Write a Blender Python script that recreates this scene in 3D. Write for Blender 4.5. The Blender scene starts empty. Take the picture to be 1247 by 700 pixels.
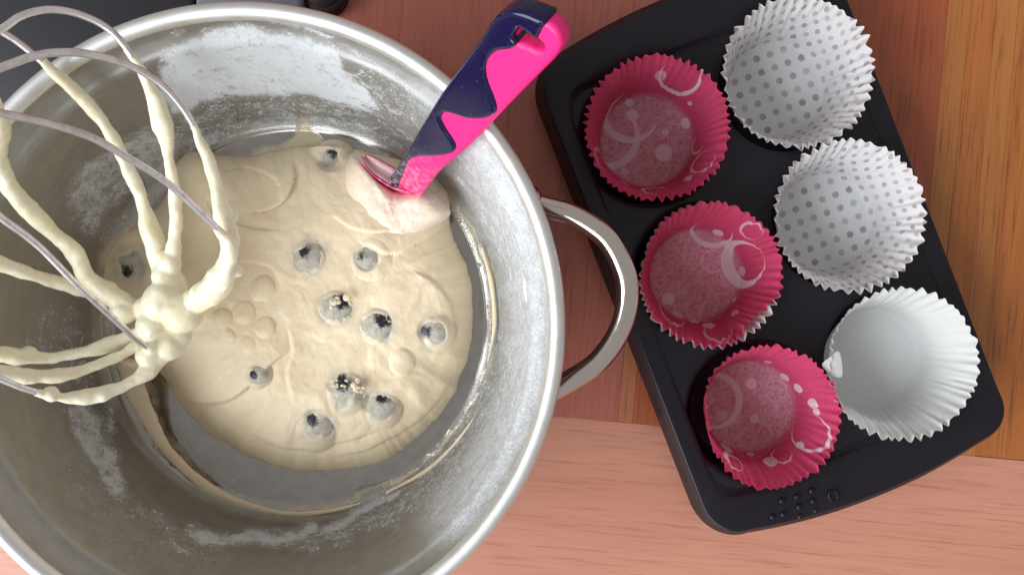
import bpy, bmesh, math, random
import numpy as np
from mathutils import Vector, Matrix

S = bpy.context.scene
COL = S.collection
R = math.radians
random.seed(4)

# ------------------------------------------------------------------ camera
H = 0.445                     # lens height above the table (m)
F = 979.0                     # focal length in pixels of the 1247 px wide picture
cd = bpy.data.cameras.new('camera'); cam = bpy.data.objects.new('camera', cd); COL.objects.link(cam)
cam.location = (0, 0, H); cam.rotation_euler = (0, 0, 0)
cd.sensor_width = 36; cd.lens = 36 * F / 1247; cd.clip_start = 0.01; cd.clip_end = 50
S.camera = cam

# ------------------------------------------------------------------ world and lamps
w = bpy.data.worlds.new('World'); S.world = w; w.use_nodes = True
bg = w.node_tree.nodes['Background']
bg.inputs[0].default_value = (1.0, 0.955, 0.91, 1); bg.inputs[1].default_value = 0.43

def area(name, loc, target, sx, sy, power, color):
    l = bpy.data.lights.new(name, 'AREA'); l.shape = 'RECTANGLE'; l.size = sx; l.size_y = sy
    l.energy = power; l.color = color
    o = bpy.data.objects.new(name, l); COL.objects.link(o); o.location = loc
    o.rotation_euler = (Vector(target) - Vector(loc)).to_track_quat('-Z', 'Y').to_euler()
    return o
area('window_light', (-1.50, -1.10, 1.30), (0.0, -0.02, 0), 3.0, 1.3, 102, (0.90, 0.96, 1.0))

S.view_settings.view_transform = 'Standard'; S.view_settings.look = 'None'
S.view_settings.exposure = 0; S.view_settings.gamma = 1
S.render.engine = 'CYCLES'
S.cycles.max_bounces = 8

# ------------------------------------------------------------------ helpers
def W(px, py, z=0.0):
    """point of the place at height z that lies on the sight line of picture pixel px, py"""
    d = H - z
    return Vector(((px - 623.5) / F * d, (350 - py) / F * d, z))

def proj(P):
    P = np.asarray(P); d = H - P[..., 2]
    return 623.5 + F * P[..., 0] / d, 350 - F * P[..., 1] / d

def link(name, me, mat=None, parent=None, smooth=True):
    o = bpy.data.objects.new(name, me); COL.objects.link(o)
    if mat: me.materials.append(mat)
    if parent: o.parent = parent
    if smooth and me.polygons:
        me.polygons.foreach_set('use_smooth', [True] * len(me.polygons))
    me.update()
    return o

def mesh(name, verts, faces):
    me = bpy.data.meshes.new(name); me.from_pydata([tuple(v) for v in verts], [], faces); me.update()
    return me

def empty(name, loc=(0, 0, 0), rz=0):
    o = bpy.data.objects.new(name, None); COL.objects.link(o); o.location = loc; o.rotation_euler.z = rz
    o.empty_display_size = 0.01
    return o

def tag(o, label=None, cat=None, group=None, kind=None):
    if label: o['label'] = label
    if cat: o['category'] = cat
    if group: o['group'] = group
    if kind: o['kind'] = kind
    return o

def setp(o, parent):
    """parent that keeps world-space vertices where they are"""
    o.parent = parent
    M = Matrix.Translation(parent.location) @ Matrix.Rotation(parent.rotation_euler.z, 4, 'Z')
    o.matrix_parent_inverse = M.inverted()
    return o

# ---- vector noise in numpy
_rs = np.random.RandomState(7); _T = _rs.rand(64, 64, 64)
def vnoise(P):
    P = np.asarray(P, float); i = np.floor(P).astype(int); f = P - i; f = f * f * (3 - 2 * f)
    o = 0
    for a in (0, 1):
        for b in (0, 1):
            for c in (0, 1):
                wgt = (f[..., 0] if a else 1 - f[..., 0]) * (f[..., 1] if b else 1 - f[..., 1]) * (f[..., 2] if c else 1 - f[..., 2])
                o = o + wgt * _T[(i[..., 0] + a) % 64, (i[..., 1] + b) % 64, (i[..., 2] + c) % 64]
    return o * 2 - 1
def fbm(P, n=4, g=0.5):
    P = np.asarray(P, float); s = 0; a = 1.0; t = 0
    for k in range(n):
        s = s + a * vnoise(P * 2 ** k + 13.7 * k); t += a; a *= g
    return s / t
def sstep(a, b, x):
    t = np.clip((np.asarray(x, float) - a) / (b - a), 0, 1); return t * t * (3 - 2 * t)

def seg_dist(px, py, pts):
    """distance of points to a polyline, and the signed side of the nearest piece"""
    best = np.full(np.shape(px), 1e9); side = np.zeros(np.shape(px)); tt = np.zeros(np.shape(px))
    n = len(pts) - 1
    for k in range(n):
        (ax, ay), (bx, by) = pts[k], pts[k + 1]
        dx, dy = bx - ax, by - ay; L = dx * dx + dy * dy
        t = np.clip(((px - ax) * dx + (py - ay) * dy) / L, 0, 1)
        qx, qy = ax + t * dx - px, ay + t * dy - py
        d = np.hypot(qx, qy); m = d < best
        best = np.where(m, d, best); side = np.where(m, np.sign(dx * (py - ay) - dy * (px - ax)), side)
        tt = np.where(m, (k + t) / n, tt)
    return best, side, tt

def in_poly(px, py, poly):
    ins = np.zeros(np.shape(px), bool); n = len(poly)
    for k in range(n):
        (ax, ay), (bx, by) = poly[k], poly[(k + 1) % n]
        c = ((ay > py) != (by > py)) & (px < (bx - ax) * (py - ay) / ((by - ay) or 1e-9) + ax)
        ins ^= c
    return ins

def poly_mask(px, py, poly, soft):
    d, _, _ = seg_dist(px, py, list(poly) + [poly[0]])
    s = np.where(in_poly(px, py, poly), d, -d)
    return sstep(-soft, soft, s)

def spline(pts, n=10):
    """Catmull-Rom through points (any dimension)"""
    P = [np.array(p, float) for p in pts]; P = [2 * P[0] - P[1]] + P + [2 * P[-1] - P[-2]]
    out = []
    for k in range(1, len(P) - 2):
        a, b, c, d = P[k - 1:k + 3]
        for j in range(n):
            t = j / n
            out.append(0.5 * (2 * b + (c - a) * t + (2 * a - 5 * b + 4 * c - d) * t * t + (3 * b - a - 3 * c + d) * t ** 3))
    out.append(P[-2]); return np.array(out)

def closed_spline(pts, n=10):
    P = [np.array(p, float) for p in pts]; m = len(P); out = []
    for k in range(m):
        a, b, c, d = P[(k - 1) % m], P[k], P[(k + 1) % m], P[(k + 2) % m]
        for j in range(n):
            t = j / n
            out.append(0.5 * (2 * b + (c - a) * t + (2 * a - 5 * b + 4 * c - d) * t * t + (3 * b - a - 3 * c + d) * t ** 3))
    return np.array(out)

def tube_data(P, rad, sides=12, flat=1.0, seed=0, lump=0.0, lumpf=120.0):
    """verts, faces of a tube with per-point radius; flat squashes it in z; lump makes it uneven"""
    P = np.asarray(P, float); n = len(P); rad = np.broadcast_to(np.asarray(rad, float), (n,))
    T = np.gradient(P, axis=0); T /= np.linalg.norm(T, axis=1)[:, None] + 1e-12
    up = np.array([0, 0, 1.0]); V = []; nrm = None
    for k in range(n):
        if nrm is None:
            nrm = up - T[k] * (up @ T[k])
            if np.linalg.norm(nrm) < 1e-3: nrm = np.cross(T[k], [1, 0, 0])
        else:
            nrm = nrm - T[k] * (nrm @ T[k])
        nrm = nrm / np.linalg.norm(nrm); b = np.cross(T[k], nrm)
        for j in range(sides):
            a = 2 * math.pi * j / sides
            V.append(P[k] + rad[k] * (math.cos(a) * nrm * flat + math.sin(a) * b))
    V = np.array(V)
    if lump:
        C = np.repeat(P, sides, axis=0)
        V = C + (V - C) * (1 + lump * fbm(V * lumpf + seed * 7.1, 3))[:, None]
    Fc = []
    for k in range(n - 1):
        for j in range(sides):
            j2 = (j + 1) % sides
            Fc.append((k * sides + j, k * sides + j2, (k + 1) * sides + j2, (k + 1) * sides + j))
    V = np.vstack([V, P[0], P[-1]]); a, b = n * sides, n * sides + 1
    for j in range(sides):
        j2 = (j + 1) % sides
        Fc.append((a, j2, j)); Fc.append((b, (n - 1) * sides + j, (n - 1) * sides + j2))
    return V, Fc

def join(parts):
    V = []; Fc = []; o = 0
    for v, f in parts:
        V.append(np.asarray(v)); Fc += [tuple(i + o for i in q) for q in f]; o += len(v)
    return np.vstack(V), Fc

def sphere_data(c, r, seg=20, rings=12, squash=(1, 1, 1)):
    V = []; Fc = []
    for i in range(rings + 1):
        t = math.pi * i / rings
        for j in range(seg):
            p = 2 * math.pi * j / seg
            V.append((c[0] + r * squash[0] * math.sin(t) * math.cos(p), c[1] + r * squash[1] * math.sin(t) * math.sin(p), c[2] + r * squash[2] * math.cos(t)))
    for i in range(rings):
        for j in range(seg):
            j2 = (j + 1) % seg
            Fc.append((i * seg + j, (i + 1) * seg + j, (i + 1) * seg + j2, i * seg + j2))
    return np.array(V), Fc

def evaluated(o):
    dg = bpy.context.evaluated_depsgraph_get(); me = bpy.data.meshes.new_from_object(o.evaluated_get(dg))
    return me

def remeshed(V, Fc, voxel, smooth_it=4):
    """one closed lumpy skin round overlapping shapes"""
    o = link('skin', mesh('skin', V, Fc), smooth=False)
    m = o.modifiers.new('r', 'REMESH'); m.mode = 'VOXEL'; m.voxel_size = voxel
    s = o.modifiers.new('s', 'SMOOTH'); s.factor = 0.5; s.iterations = smooth_it
    me = evaluated(o); bpy.data.objects.remove(o); me.materials.clear()
    return me

def fattr(me, name, vals):
    a = me.attributes.new(name, 'FLOAT', 'POINT'); a.data.foreach_set('value', np.asarray(vals, np.float32).ravel())
def vattr(me, name, vals):
    a = me.attributes.new(name, 'FLOAT_VECTOR', 'POINT'); a.data.foreach_set('vector', np.asarray(vals, np.float32).ravel())

# ---- materials
class NT:
    def __init__(s, name):
        s.m = bpy.data.materials.new(name); s.m.use_nodes = True; s.t = s.m.node_tree
        s.b = s.t.nodes['Principled BSDF']; s.out = s.t.nodes['Material Output']
    def n(s, typ, **kw):
        d = s.t.nodes.new(typ)
        for k, v in kw.items(): setattr(d, k, v)
        return d
    def put(s, sock, v):
        if hasattr(v, 'is_linked'): s.t.links.new(v, sock)
        else:
            if isinstance(v, (tuple, list)) and len(v) == 3 and sock.type == 'RGBA': v = (*v, 1)
            sock.default_value = v
    def set(s, **kw):
        for k, v in kw.items(): s.put(s.b.inputs[k.replace('_', ' ')], v)
    def math(s, op, a, b=0.0, c=None, clamp=False):
        d = s.n('ShaderNodeMath', operation=op, use_clamp=clamp); s.put(d.inputs[0], a); s.put(d.inputs[1], b)
        if c is not None: s.put(d.inputs[2], c)
        return d.outputs[0]
    def vmath(s, op, a, b=(0, 0, 0)):
        d = s.n('ShaderNodeVectorMath', operation=op); s.put(d.inputs[0], a); s.put(d.inputs[1], b)
        return d.outputs['Value'] if op in ('DISTANCE', 'LENGTH', 'DOT_PRODUCT') else d.outputs[0]
    def coord(s, which='Object'):
        return s.n('ShaderNodeTexCoord').outputs[which]
    def mapping(s, v, scale=(1, 1, 1), rot=(0, 0, 0), loc=(0, 0, 0)):
        d = s.n('ShaderNodeMapping'); s.put(d.inputs['Vector'], v); d.inputs['Scale'].default_value = scale
        d.inputs['Rotation'].default_value = rot; d.inputs['Location'].default_value = loc
        return d.outputs[0]
    def noise(s, v, scale, detail=4, rough=0.5, dist=0.0):
        d = s.n('ShaderNodeTexNoise'); s.put(d.inputs['Vector'], v); d.inputs['Scale'].default_value = scale
        d.inputs['Detail'].default_value = detail; d.inputs['Roughness'].default_value = rough
        d.inputs['Distortion'].default_value = dist
        return d.outputs['Fac']
    def range(s, v, a, b, c=0.0, d=1.0):
        m = s.n('ShaderNodeMapRange'); s.put(m.inputs[0], v)
        for k, x in enumerate((a, b, c, d)): s.put(m.inputs[k + 1], x)
        return m.outputs[0]
    def mix(s, f, a, b, typ='RGBA', blend='MIX'):
        d = s.n('ShaderNodeMix', data_type=typ)
        if typ == 'RGBA': d.blend_type = blend
        k = {'RGBA': (6, 7, 2), 'FLOAT': (2, 3, 0)}[typ]
        s.put(d.inputs[0], f); s.put(d.inputs[k[0]], a); s.put(d.inputs[k[1]], b)
        return d.outputs[k[2]]
    def attr(s, name, out='Fac'):
        d = s.n('ShaderNodeAttribute'); d.attribute_name = name; return d.outputs[out]
    def bump(s, h, strength=0.5, dist=0.001):
        d = s.n('ShaderNodeBump'); s.put(d.inputs['Height'], h); s.put(d.inputs['Strength'], strength)
        d.inputs['Distance'].default_value = dist; s.t.links.new(d.outputs[0], s.b.inputs['Normal'])
        return d.outputs[0]

def wood(name, ca, cb, cdark, along='Y', seed=0.0, rough=0.42):
    k = NT(name); v = k.coord()
    sc = (60, 2.2, 20) if along == 'Y' else (2.2, 60, 20)
    g = k.noise(k.mapping(v, scale=sc, loc=(seed, seed * 2, 0)), 1.6, 6, 0.62, 0.6)
    fine = k.noise(k.mapping(v, scale=tuple(x * 9 for x in sc), loc=(seed, 0, 0)), 1.0, 3, 0.6)
    blot = k.noise(k.mapping(v, loc=(seed, 5, 0)), 9, 4, 0.6)
    c = k.mix(k.range(g, 0.32, 0.68), ca, cb)
    c = k.mix(k.range(fine, 0.53, 0.72, 0, 0.85), c, cdark)
    c = k.mix(k.range(blot, 0.3, 0.7, 0, 0.5), c, k.mix(0.5, c, cdark), )
    speck = k.noise(v, 1500, 2, 0.5)
    c = k.mix(k.range(speck, 0.62, 0.72, 0, 0.35), c, cdark)
    k.set(Base_Color=c, Roughness=k.range(blot, 0.3, 0.7, rough - 0.06, rough + 0.1), Coat_Weight=0.15, Coat_Roughness=0.3)
    k.bump(k.math('ADD', k.math('MULTIPLY', fine, -0.7), g), 0.25, 0.0004)
    return k.m

# ------------------------------------------------------------------ the table: boards with grooves
table = tag(empty('table'), 'wooden table top of reddish and orange boards', 'table', kind='structure')
ANG = math.atan(0.096)
TC = W(770, 515)                      # where the seam between rail and boards passes
table.location = TC; table.rotation_euler.z = -ANG
PX = H / F
def plank(x0, x1, y0, y1, mat, gap=0.00003, top=0.0):
    """a board in table coordinates (origin at the seam), its top edges eased"""
    bm = bmesh.new(); bmesh.ops.create_cube(bm, size=1)
    bmesh.ops.scale(bm, vec=(x1 - x0 - 2 * gap, y1 - y0 - 2 * gap, 0.022), verts=bm.verts)
    bmesh.ops.translate(bm, vec=((x0 + x1) / 2, (y0 + y1) / 2, -0.011 + top), verts=bm.verts)
    bmesh.ops.bevel(bm, geom=[e for e in bm.edges if all(v.co.z > -0.005 for v in e.verts)], offset=0.00022, segments=2, affect='EDGES', profile=0.5)
    me = bpy.data.meshes.new('plank'); bm.to_mesh(me); bm.free()
    o = link('plank', me, mat, table, smooth=False)
    return o
w_rail = wood('wood_rail', (0.59, 0.268, 0.185), (0.53, 0.222, 0.148), (0.37, 0.13, 0.08), 'X', 1.0, 0.40)
w_red = wood('wood_red', (0.43, 0.130, 0.088), (0.375, 0.102, 0.070), (0.24, 0.056, 0.040), 'Y', 3.0)
w_deep = wood('wood_deep', (0.42, 0.10, 0.036), (0.35, 0.076, 0.028), (0.18, 0.036, 0.014), 'Y', 7.0)
w_org = wood('wood_orange', (0.50, 0.165, 0.036), (0.40, 0.118, 0.025), (0.14, 0.034, 0.008), 'Y', 11.0)
w_strip = wood('wood_strip', (0.44, 0.15, 0.07), (0.38, 0.12, 0.05), (0.24, 0.07, 0.03), 'Y', 21.0)
w_org2 = wood('wood_orange_pale', (0.50, 0.185, 0.048), (0.42, 0.145, 0.033), (0.19, 0.052, 0.012), 'Y', 17.0)
plank(-0.60, 0.5, -0.36, 0.0, w_rail)
xs = [-0.60, (752 - 770) * PX, 0.0, (1105 - 770) * PX, (1132 - 770) * PX, (1164 - 770) * PX, (1190 - 770) * PX, 0.5]
for k, mt in enumerate((w_red, w_strip, w_deep, w_org2, w_org, w_org2, w_org)):
    plank(xs[k], xs[k + 1], 0.0, 0.75, mt, top=-0.0001 * (k % 2) - (0.0004 if k > 5 else 0))
under = NT('dark_gap'); under.set(Base_Color=(0.03, 0.015, 0.008), Roughness=0.9)
bm = bmesh.new(); bmesh.ops.create_cube(bm, size=1)
bmesh.ops.scale(bm, vec=(1.08, 1.08, 0.01), verts=bm.verts); bmesh.ops.translate(bm, vec=(-0.05, 0.19, -0.028), verts=bm.verts)
me = bpy.data.meshes.new('underlay'); bm.to_mesh(me); bm.free(); link('underlay', me, under.m, table, smooth=False)

# ------------------------------------------------------------------ black panel at the far corner
blackm = NT('black_plastic'); blackm.set(Base_Color=(0.012, 0.012, 0.017), Roughness=0.5)
blackm.bump(blackm.noise(blackm.coord(), 700, 3), 0.15, 0.0003)
greym = NT('grey_trim'); greym.set(Base_Color=(0.15, 0.15, 0.18), Roughness=0.6)
maroon = NT('dark_maroon'); maroon.set(Base_Color=(0.022, 0.008, 0.009), Roughness=0.75)
pan = tag(empty('dark_panel', W(120, -60)), 'flat black panel with grey edge strip behind the steel bowl', 'panel')
def rbox(name, x0, x1, y0, y1, z0, z1, mat, parent, bev=0.003):
    bm = bmesh.new(); bmesh.ops.create_cube(bm, size=1)
    bmesh.ops.scale(bm, vec=(x1 - x0, y1 - y0, z1 - z0), verts=bm.verts)
    bmesh.ops.translate(bm, vec=((x0 + x1) / 2, (y0 + y1) / 2, (z0 + z1) / 2), verts=bm.verts)
    bmesh.ops.bevel(bm, geom=bm.edges[:], offset=bev, segments=3, affect='EDGES', profile=0.5)
    me = bpy.data.meshes.new(name); bm.to_mesh(me); bm.free()
    return setp(link(name, me, mat), parent)
a = W(-150, 150, 0.012); b = W(236, -200, 0.012)
rbox('panel_body', a.x, b.x, a.y, b.y, 0.001, 0.012, blackm.m, pan)
a = W(237, 12, 0.014); b = W(368, -200, 0.014)
rbox('edge_strip', a.x, b.x, a.y, b.y, 0.001, 0.014, greym.m, pan)
c = W(392, -14, 0.012)  # low dark maroon disc beside the grey strip
bm = bmesh.new(); bmesh.ops.create_cone(bm, cap_ends=True, segments=40, radius1=0.0125, radius2=0.0115, depth=0.011, matrix=Matrix.Translation((c.x, c.y, 0.0065)))
bmesh.ops.bevel(bm, geom=[e for e in bm.edges if e.verts[0].co.z > 0.01 and e.verts[1].co.z > 0.01], offset=0.002, segments=3, affect='EDGES')
me = bpy.data.meshes.new('maroon_disc'); bm.to_mesh(me); bm.free(); setp(link('maroon_disc', me, maroon.m), pan)

# ------------------------------------------------------------------ mixing bowl
BC = np.array([-0.1170, -0.0168])
bowl = tag(empty('mixing_bowl', (BC[0], BC[1], 0)), 'large stainless steel mixing bowl dusted with flour inside', 'bowl')

stm = NT('brushed_steel')
pv = stm.attr('polar', 'Vector')
br = stm.noise(stm.mapping(pv, scale=(6, 900, 1)), 1.0, 3, 0.6)
br2 = stm.noise(stm.mapping(pv, scale=(14, 160, 1)), 1.0, 4, 0.6)
oc = stm.coord()
grit = stm.noise(oc, 900, 3, 0.6); cloud = stm.noise(oc, 38, 5, 0.62); mid = stm.noise(oc, 190, 5, 0.65)
swirl = stm.noise(stm.mapping(pv, scale=(9, 110, 1)), 1.0, 5, 0.65, 0.4)
fm = stm.attr('flour')
fsum = stm.math('ADD', fm, stm.math('MULTIPLY', stm.math('SUBTRACT', mid, 0.5), 1.5))
fsum = stm.math('ADD', fsum, stm.math('MULTIPLY', stm.math('SUBTRACT', grit, 0.5), 1.1))
fsum = stm.math('ADD', fsum, stm.math('MULTIPLY', stm.math('SUBTRACT', swirl, 0.5), 0.9))
fcov = stm.math('MULTIPLY', stm.range(fsum, 0.36, 0.92), stm.range(fm, 0.02, 0.16))
fcov = stm.math('MULTIPLY', fcov, stm.range(stm.math('ADD', fm, cloud), 0.6, 1.5, 0.45, 1.0))
steelc = stm.mix(stm.range(br2, 0.3, 0.7), (0.33, 0.315, 0.295), (0.40, 0.385, 0.365))
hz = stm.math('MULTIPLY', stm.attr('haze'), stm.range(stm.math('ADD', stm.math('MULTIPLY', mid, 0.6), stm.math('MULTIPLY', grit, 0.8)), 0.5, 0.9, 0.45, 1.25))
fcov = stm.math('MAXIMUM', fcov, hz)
spk = stm.math('MULTIPLY', stm.range(stm.math('ADD', stm.noise(oc, 620, 3, 0.7), stm.math('MULTIPLY', mid, 0.35)), 0.735, 0.80), stm.range(stm.math('ADD', fm, stm.math('MULTIPLY', cloud, 0.5)), 0.38, 0.62, 0, 0.95))
fcov = stm.math('MAXIMUM', fcov, spk)
sm_ = stm.range(stm.math('ADD', stm.attr('smear'), stm.math('MULTIPLY', stm.math('SUBTRACT', stm.noise(oc, 140, 5, 0.6), 0.5), 1.1)), 0.30, 0.85, 0, 0.85)
fcov2 = stm.math('MAXIMUM', fcov, sm_)
stm.set(Base_Color=stm.mix(sm_, stm.mix(fcov, steelc, stm.mix(cloud, (0.50, 0.52, 0.545), (0.70, 0.715, 0.73))), (0.62, 0.53, 0.37)), Metallic=stm.math('SUBTRACT', 1.0, fcov2),
        Roughness=stm.mix(fcov, stm.math('SUBTRACT', stm.range(br, 0.3, 0.7, 0.42, 0.52), stm.math('MULTIPLY', stm.attr('polish'), 0.26)), 0.9, 'FLOAT'))
hgt = stm.math('ADD', stm.math('MULTIPLY', br, stm.math('SUBTRACT', 0.12, stm.math('MULTIPLY', stm.attr('polish'), 0.118))), stm.math('MULTIPLY', stm.math('MULTIPLY', fcov, grit), 1.3))
hgt = stm.math('ADD', hgt, stm.math('MULTIPLY', sm_, 2.2))
stm.bump(hgt, 0.35, 0.0006)

rimm = NT('satin_steel_rim')
rimm.set(Base_Color=(0.80, 0.80, 0.80), Metallic=1.0, Roughness=rimm.range(rimm.noise(rimm.coord(), 120, 4), 0.3, 0.7, 0.44, 0.54))
hdlm = NT('polished_steel')
hdlm.set(Base_Color=(0.62, 0.58, 0.55), Metallic=1.0, Roughness=hdlm.range(hdlm.noise(hdlm.coord(), 300, 4), 0.3, 0.7, 0.10, 0.18))

inner = spline([(0.0005, 0.004), (0.05, 0.004), (0.095, 0.0042), (0.1035, 0.0052), (0.1085, 0.0092), (0.1115, 0.0165), (0.1165, 0.040), (0.1220, 0.066), (0.1248, 0.0800),
                (0.1262, 0.0845), (0.1288, 0.0872), (0.1316, 0.0915), (0.1330, 0.0965)], 12)
outer = spline([(0.1348, 0.0960), (0.1332, 0.0905), (0.1300, 0.0860), (0.1272, 0.0830), (0.1230, 0.066), (0.1176, 0.040), (0.1126, 0.0155), (0.1095, 0.0055), (0.1030, 0.0012), (0.09, 0.0008), (0.0005, 0.0008)], 6)
def lathe(prof, n, cx, cy, closed=False):
    th = np.linspace(0, 2 * math.pi, n, endpoint=False); m = len(prof)
    V = np.empty((m, n, 3)); V[..., 0] = cx + prof[:, 0:1] * np.cos(th); V[..., 1] = cy + prof[:, 0:1] * np.sin(th); V[..., 2] = prof[:, 1:2]
    Fc = []
    for i in range(m if closed else m - 1):
        i2 = (i + 1) % m
        for j in range(n):
            j2 = (j + 1) % n; Fc.append((i * n + j, i * n + j2, i2 * n + j2, i2 * n + j))
    return V, Fc, th
NB = 420
prof = np.vstack([inner, outer]); V, Fc, th = lathe(prof, NB, BC[0], BC[1])
# gentle uneven spin marks
me = mesh('bowl_body', V.reshape(-1, 3), Fc)
arc = np.concatenate([[0], np.cumsum(np.linalg.norm(np.diff(prof, axis=0), axis=1))])
pol = np.zeros_like(V); pol[..., 0] = np.cos(th) ; pol[..., 2] = np.sin(th) * 6; pol[..., 1] = arc[:, None]
vattr(me, 'polar', pol)
ppx, ppy = proj(V)
fl = np.zeros(ppx.shape)
wx = ppx + 9 * fbm(np.stack([ppx / 22, ppy / 22, ppx * 0], -1), 4); wy = ppy + 9 * fbm(np.stack([ppx / 22, ppy / 22, ppx * 0 + 9], -1), 4)
def poly(poly_, soft, s):
    global fl; fl = np.maximum(fl, s * poly_mask(wx, wy, poly_, soft))
def streak(pts, wd, s, fade=True):
    global fl; d, _, t = seg_dist(wx, wy, pts)
    f = sstep(0, 0.12, t) * (1 - sstep(0.88, 1, t)) if fade else 1
    fl = np.maximum(fl, s * np.exp(-(d / wd) ** 2) * f)
poly([(202, 62), (245, 40), (290, 27), (330, 36), (375, 45), (415, 62), (428, 92), (470, 130), (440, 140), (385, 118), (310, 116), (250, 128), (215, 142), (192, 122), (196, 88)], 9, 0.98)
poly([(215, 140), (300, 118), (400, 118), (500, 165), (540, 190), (440, 185), (330, 172), (290, 185), (225, 200)], 14, 0.52)
poly([(420, 95), (450, 80), (500, 130), (520, 165), (440, 140)], 14, 0.42)
poly([(82, 245), (96, 205), (140, 175), (200, 150), (235, 165), (200, 215), (150, 240), (118, 285), (98, 278)], 10, 0.72)
poly([(118, 290), (160, 240), (210, 205), (225, 230), (170, 280), (130, 320)], 12, 0.5)
poly([(78, 498), (100, 486), (118, 505), (146, 560), (162, 602), (140, 606), (104, 556)], 7, 0.80)
streak([(128, 480), (132, 505), (140, 530)], 7, 0.7)
poly([(40, 380), (90, 360), (120, 440), (110, 480), (60, 460)], 22, 0.36)
streak([(165, 612), (195, 632), (215, 646)], 6, 0.55)
streak([(203, 652), (214, 668), (236, 676)], 3.5, 0.8)
streak([(212, 644), (260, 656), (330, 656), (400, 640), (450, 618), (510, 582)], 9, 0.92)
streak([(330, 668), (430, 645), (500, 610), (560, 552), (600, 490)], 16, 0.52)
streak([(500, 592), (545, 556), (585, 505), (612, 450), (626, 390)], 17, 0.55)
streak([(600, 590), (640, 500), (655, 420), (655, 330)], 14, 0.40)
streak([(548, 196), (580, 240), (606, 290), (622, 345), (628, 400)], 4.5, 0.72)
streak([(560, 260), (585, 300), (600, 350), (606, 420), (590, 480)], 5, 0.42)
streak([(600, 250), (640, 330), (648, 410), (640, 470)], 16, 0.46)
streak([(480, 640), (560, 590), (620, 510), (650, 420), (652, 330), (620, 230)], 30, 0.34)
streak([(60, 520), (110, 600), (190, 660), (300, 690)], 34, 0.20)
streak([(20, 420), (70, 430), (120, 400)], 24, 0.30)
streak([(325, 20), (352, 29), (385, 38), (410, 50)], 4, 0.82)
streak([(410, 50), (450, 72), (505, 112), (560, 160)], 3.0, 0.55)
streak([(430, 80), (500, 125), (560, 190), (600, 260)], 18, 0.33)
streak([(205, 44), (214, 38), (222, 36)], 3.5, 0.7)
fl = fl + 0.05
fl[len(inner):] = 0; fl[: 40] *= 0.12
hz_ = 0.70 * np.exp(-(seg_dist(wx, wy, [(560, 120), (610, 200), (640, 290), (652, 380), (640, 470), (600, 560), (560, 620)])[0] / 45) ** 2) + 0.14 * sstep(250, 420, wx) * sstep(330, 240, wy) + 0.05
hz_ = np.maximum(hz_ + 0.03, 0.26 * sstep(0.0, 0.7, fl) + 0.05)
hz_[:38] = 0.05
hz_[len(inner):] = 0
sm_ = 0 * ppx
for pl, sf, st_ in (([(298, 196), (312, 178), (335, 172), (356, 166), (364, 142), (374, 146), (386, 164), (396, 190), (350, 200)], 6, 0.85), ([(215, 200), (250, 186), (300, 186), (300, 205), (230, 215)], 8, 0.45), ([(112, 320), (130, 290), (175, 262), (215, 250), (215, 340), (180, 375), (140, 370)], 14, 0.75),
                    ([(395, 190), (420, 170), (470, 180), (500, 205), (450, 200)], 10, 0.45), ([(150, 430), (180, 440), (205, 520), (260, 590), (240, 592), (185, 545)], 8, 0.7)):
    sm_ = np.maximum(sm_, st_ * poly_mask(wx, wy, pl, sf))
for pl, wd, st_ in (([(560, 255), (588, 300), (600, 350), (602, 410), (590, 465), (560, 520), (500, 575), (430, 608), (350, 622)], 5, 0.62), ([(545, 240), (575, 290), (590, 340)], 7, 0.5)):
    sm_ = np.maximum(sm_, st_ * np.exp(-(seg_dist(wx, wy, pl)[0] / wd) ** 2))
sm_[len(inner):] = 0; fattr(me, 'smear', sm_)
po = np.zeros(ppx.shape); po[:44] = 1; fattr(me, 'polish', po)
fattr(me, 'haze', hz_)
fattr(me, 'flour', fl)
setp(link('bowl_body', me, stm.m), bowl)
rp = closed_spline([(0.1326, 0.0962), (0.1334, 0.0990), (0.1352, 0.1008), (0.1374, 0.1010), (0.1392, 0.0998), (0.1401, 0.0978), (0.1394, 0.0958), (0.1372, 0.0948), (0.1344, 0.0950)], 4)
V, Fc, _ = lathe(rp, 300, BC[0], BC[1], True)
setp(link('rim', mesh('rim', V.reshape(-1, 3), Fc), rimm.m), bowl)
hp = [W(648, 249, 0.080), W(668, 254, 0.082), W(700, 264, 0.084), W(738, 290, 0.086), W(760, 330, 0.087), W(764, 365, 0.087), W(753, 405, 0.086), W(728, 440, 0.084), W(696, 462, 0.082), W(664, 480, 0.080)]
V, Fc = tube_data(spline(hp, 10), 0.0050, 24)
hdl = setp(link('handle', mesh('handle', V, Fc), hdlm.m), bowl)
for p in (hp[0], hp[-1]):
    V, Fc = sphere_data((p.x, p.y, p.z), 0.0085, squash=(0.6, 1, 1)); setp(link('handle_mount', mesh('handle_mount', V, Fc), hdlm.m), bowl)

# ------------------------------------------------------------------ batter
def batter_mat(name, ca, cb, rough=0.42, sss=0.25, skin=False):
    k = NT(name); v = k.coord()
    a = k.noise(v, 55, 5, 0.6, 0.5); b = k.noise(v, 420, 4, 0.6)
    c = k.mix(k.range(a, 0.3, 0.7), ca, cb)
    if skin:
        c = k.mix(k.math('MULTIPLY', k.attr('thin_skin'), k.range(k.noise(v, 150, 4, 0.6), 0.3, 0.65, 0.95, 0.55)), c, (0.50, 0.465, 0.39))
        c = k.mix(k.attr('pink_tint'), c, (0.82, 0.63, 0.55))
    k.set(Base_Color=c, Roughness=k.range(b, 0.3, 0.7, rough - 0.1, rough + 0.15), Subsurface_Weight=sss, Subsurface_Radius=(1.0, 0.7, 0.4), Subsurface_Scale=0.002)
    k.bump(k.math('ADD', k.math('MULTIPLY', b, 0.30), a), 0.20, 0.0012)
    return k
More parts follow.
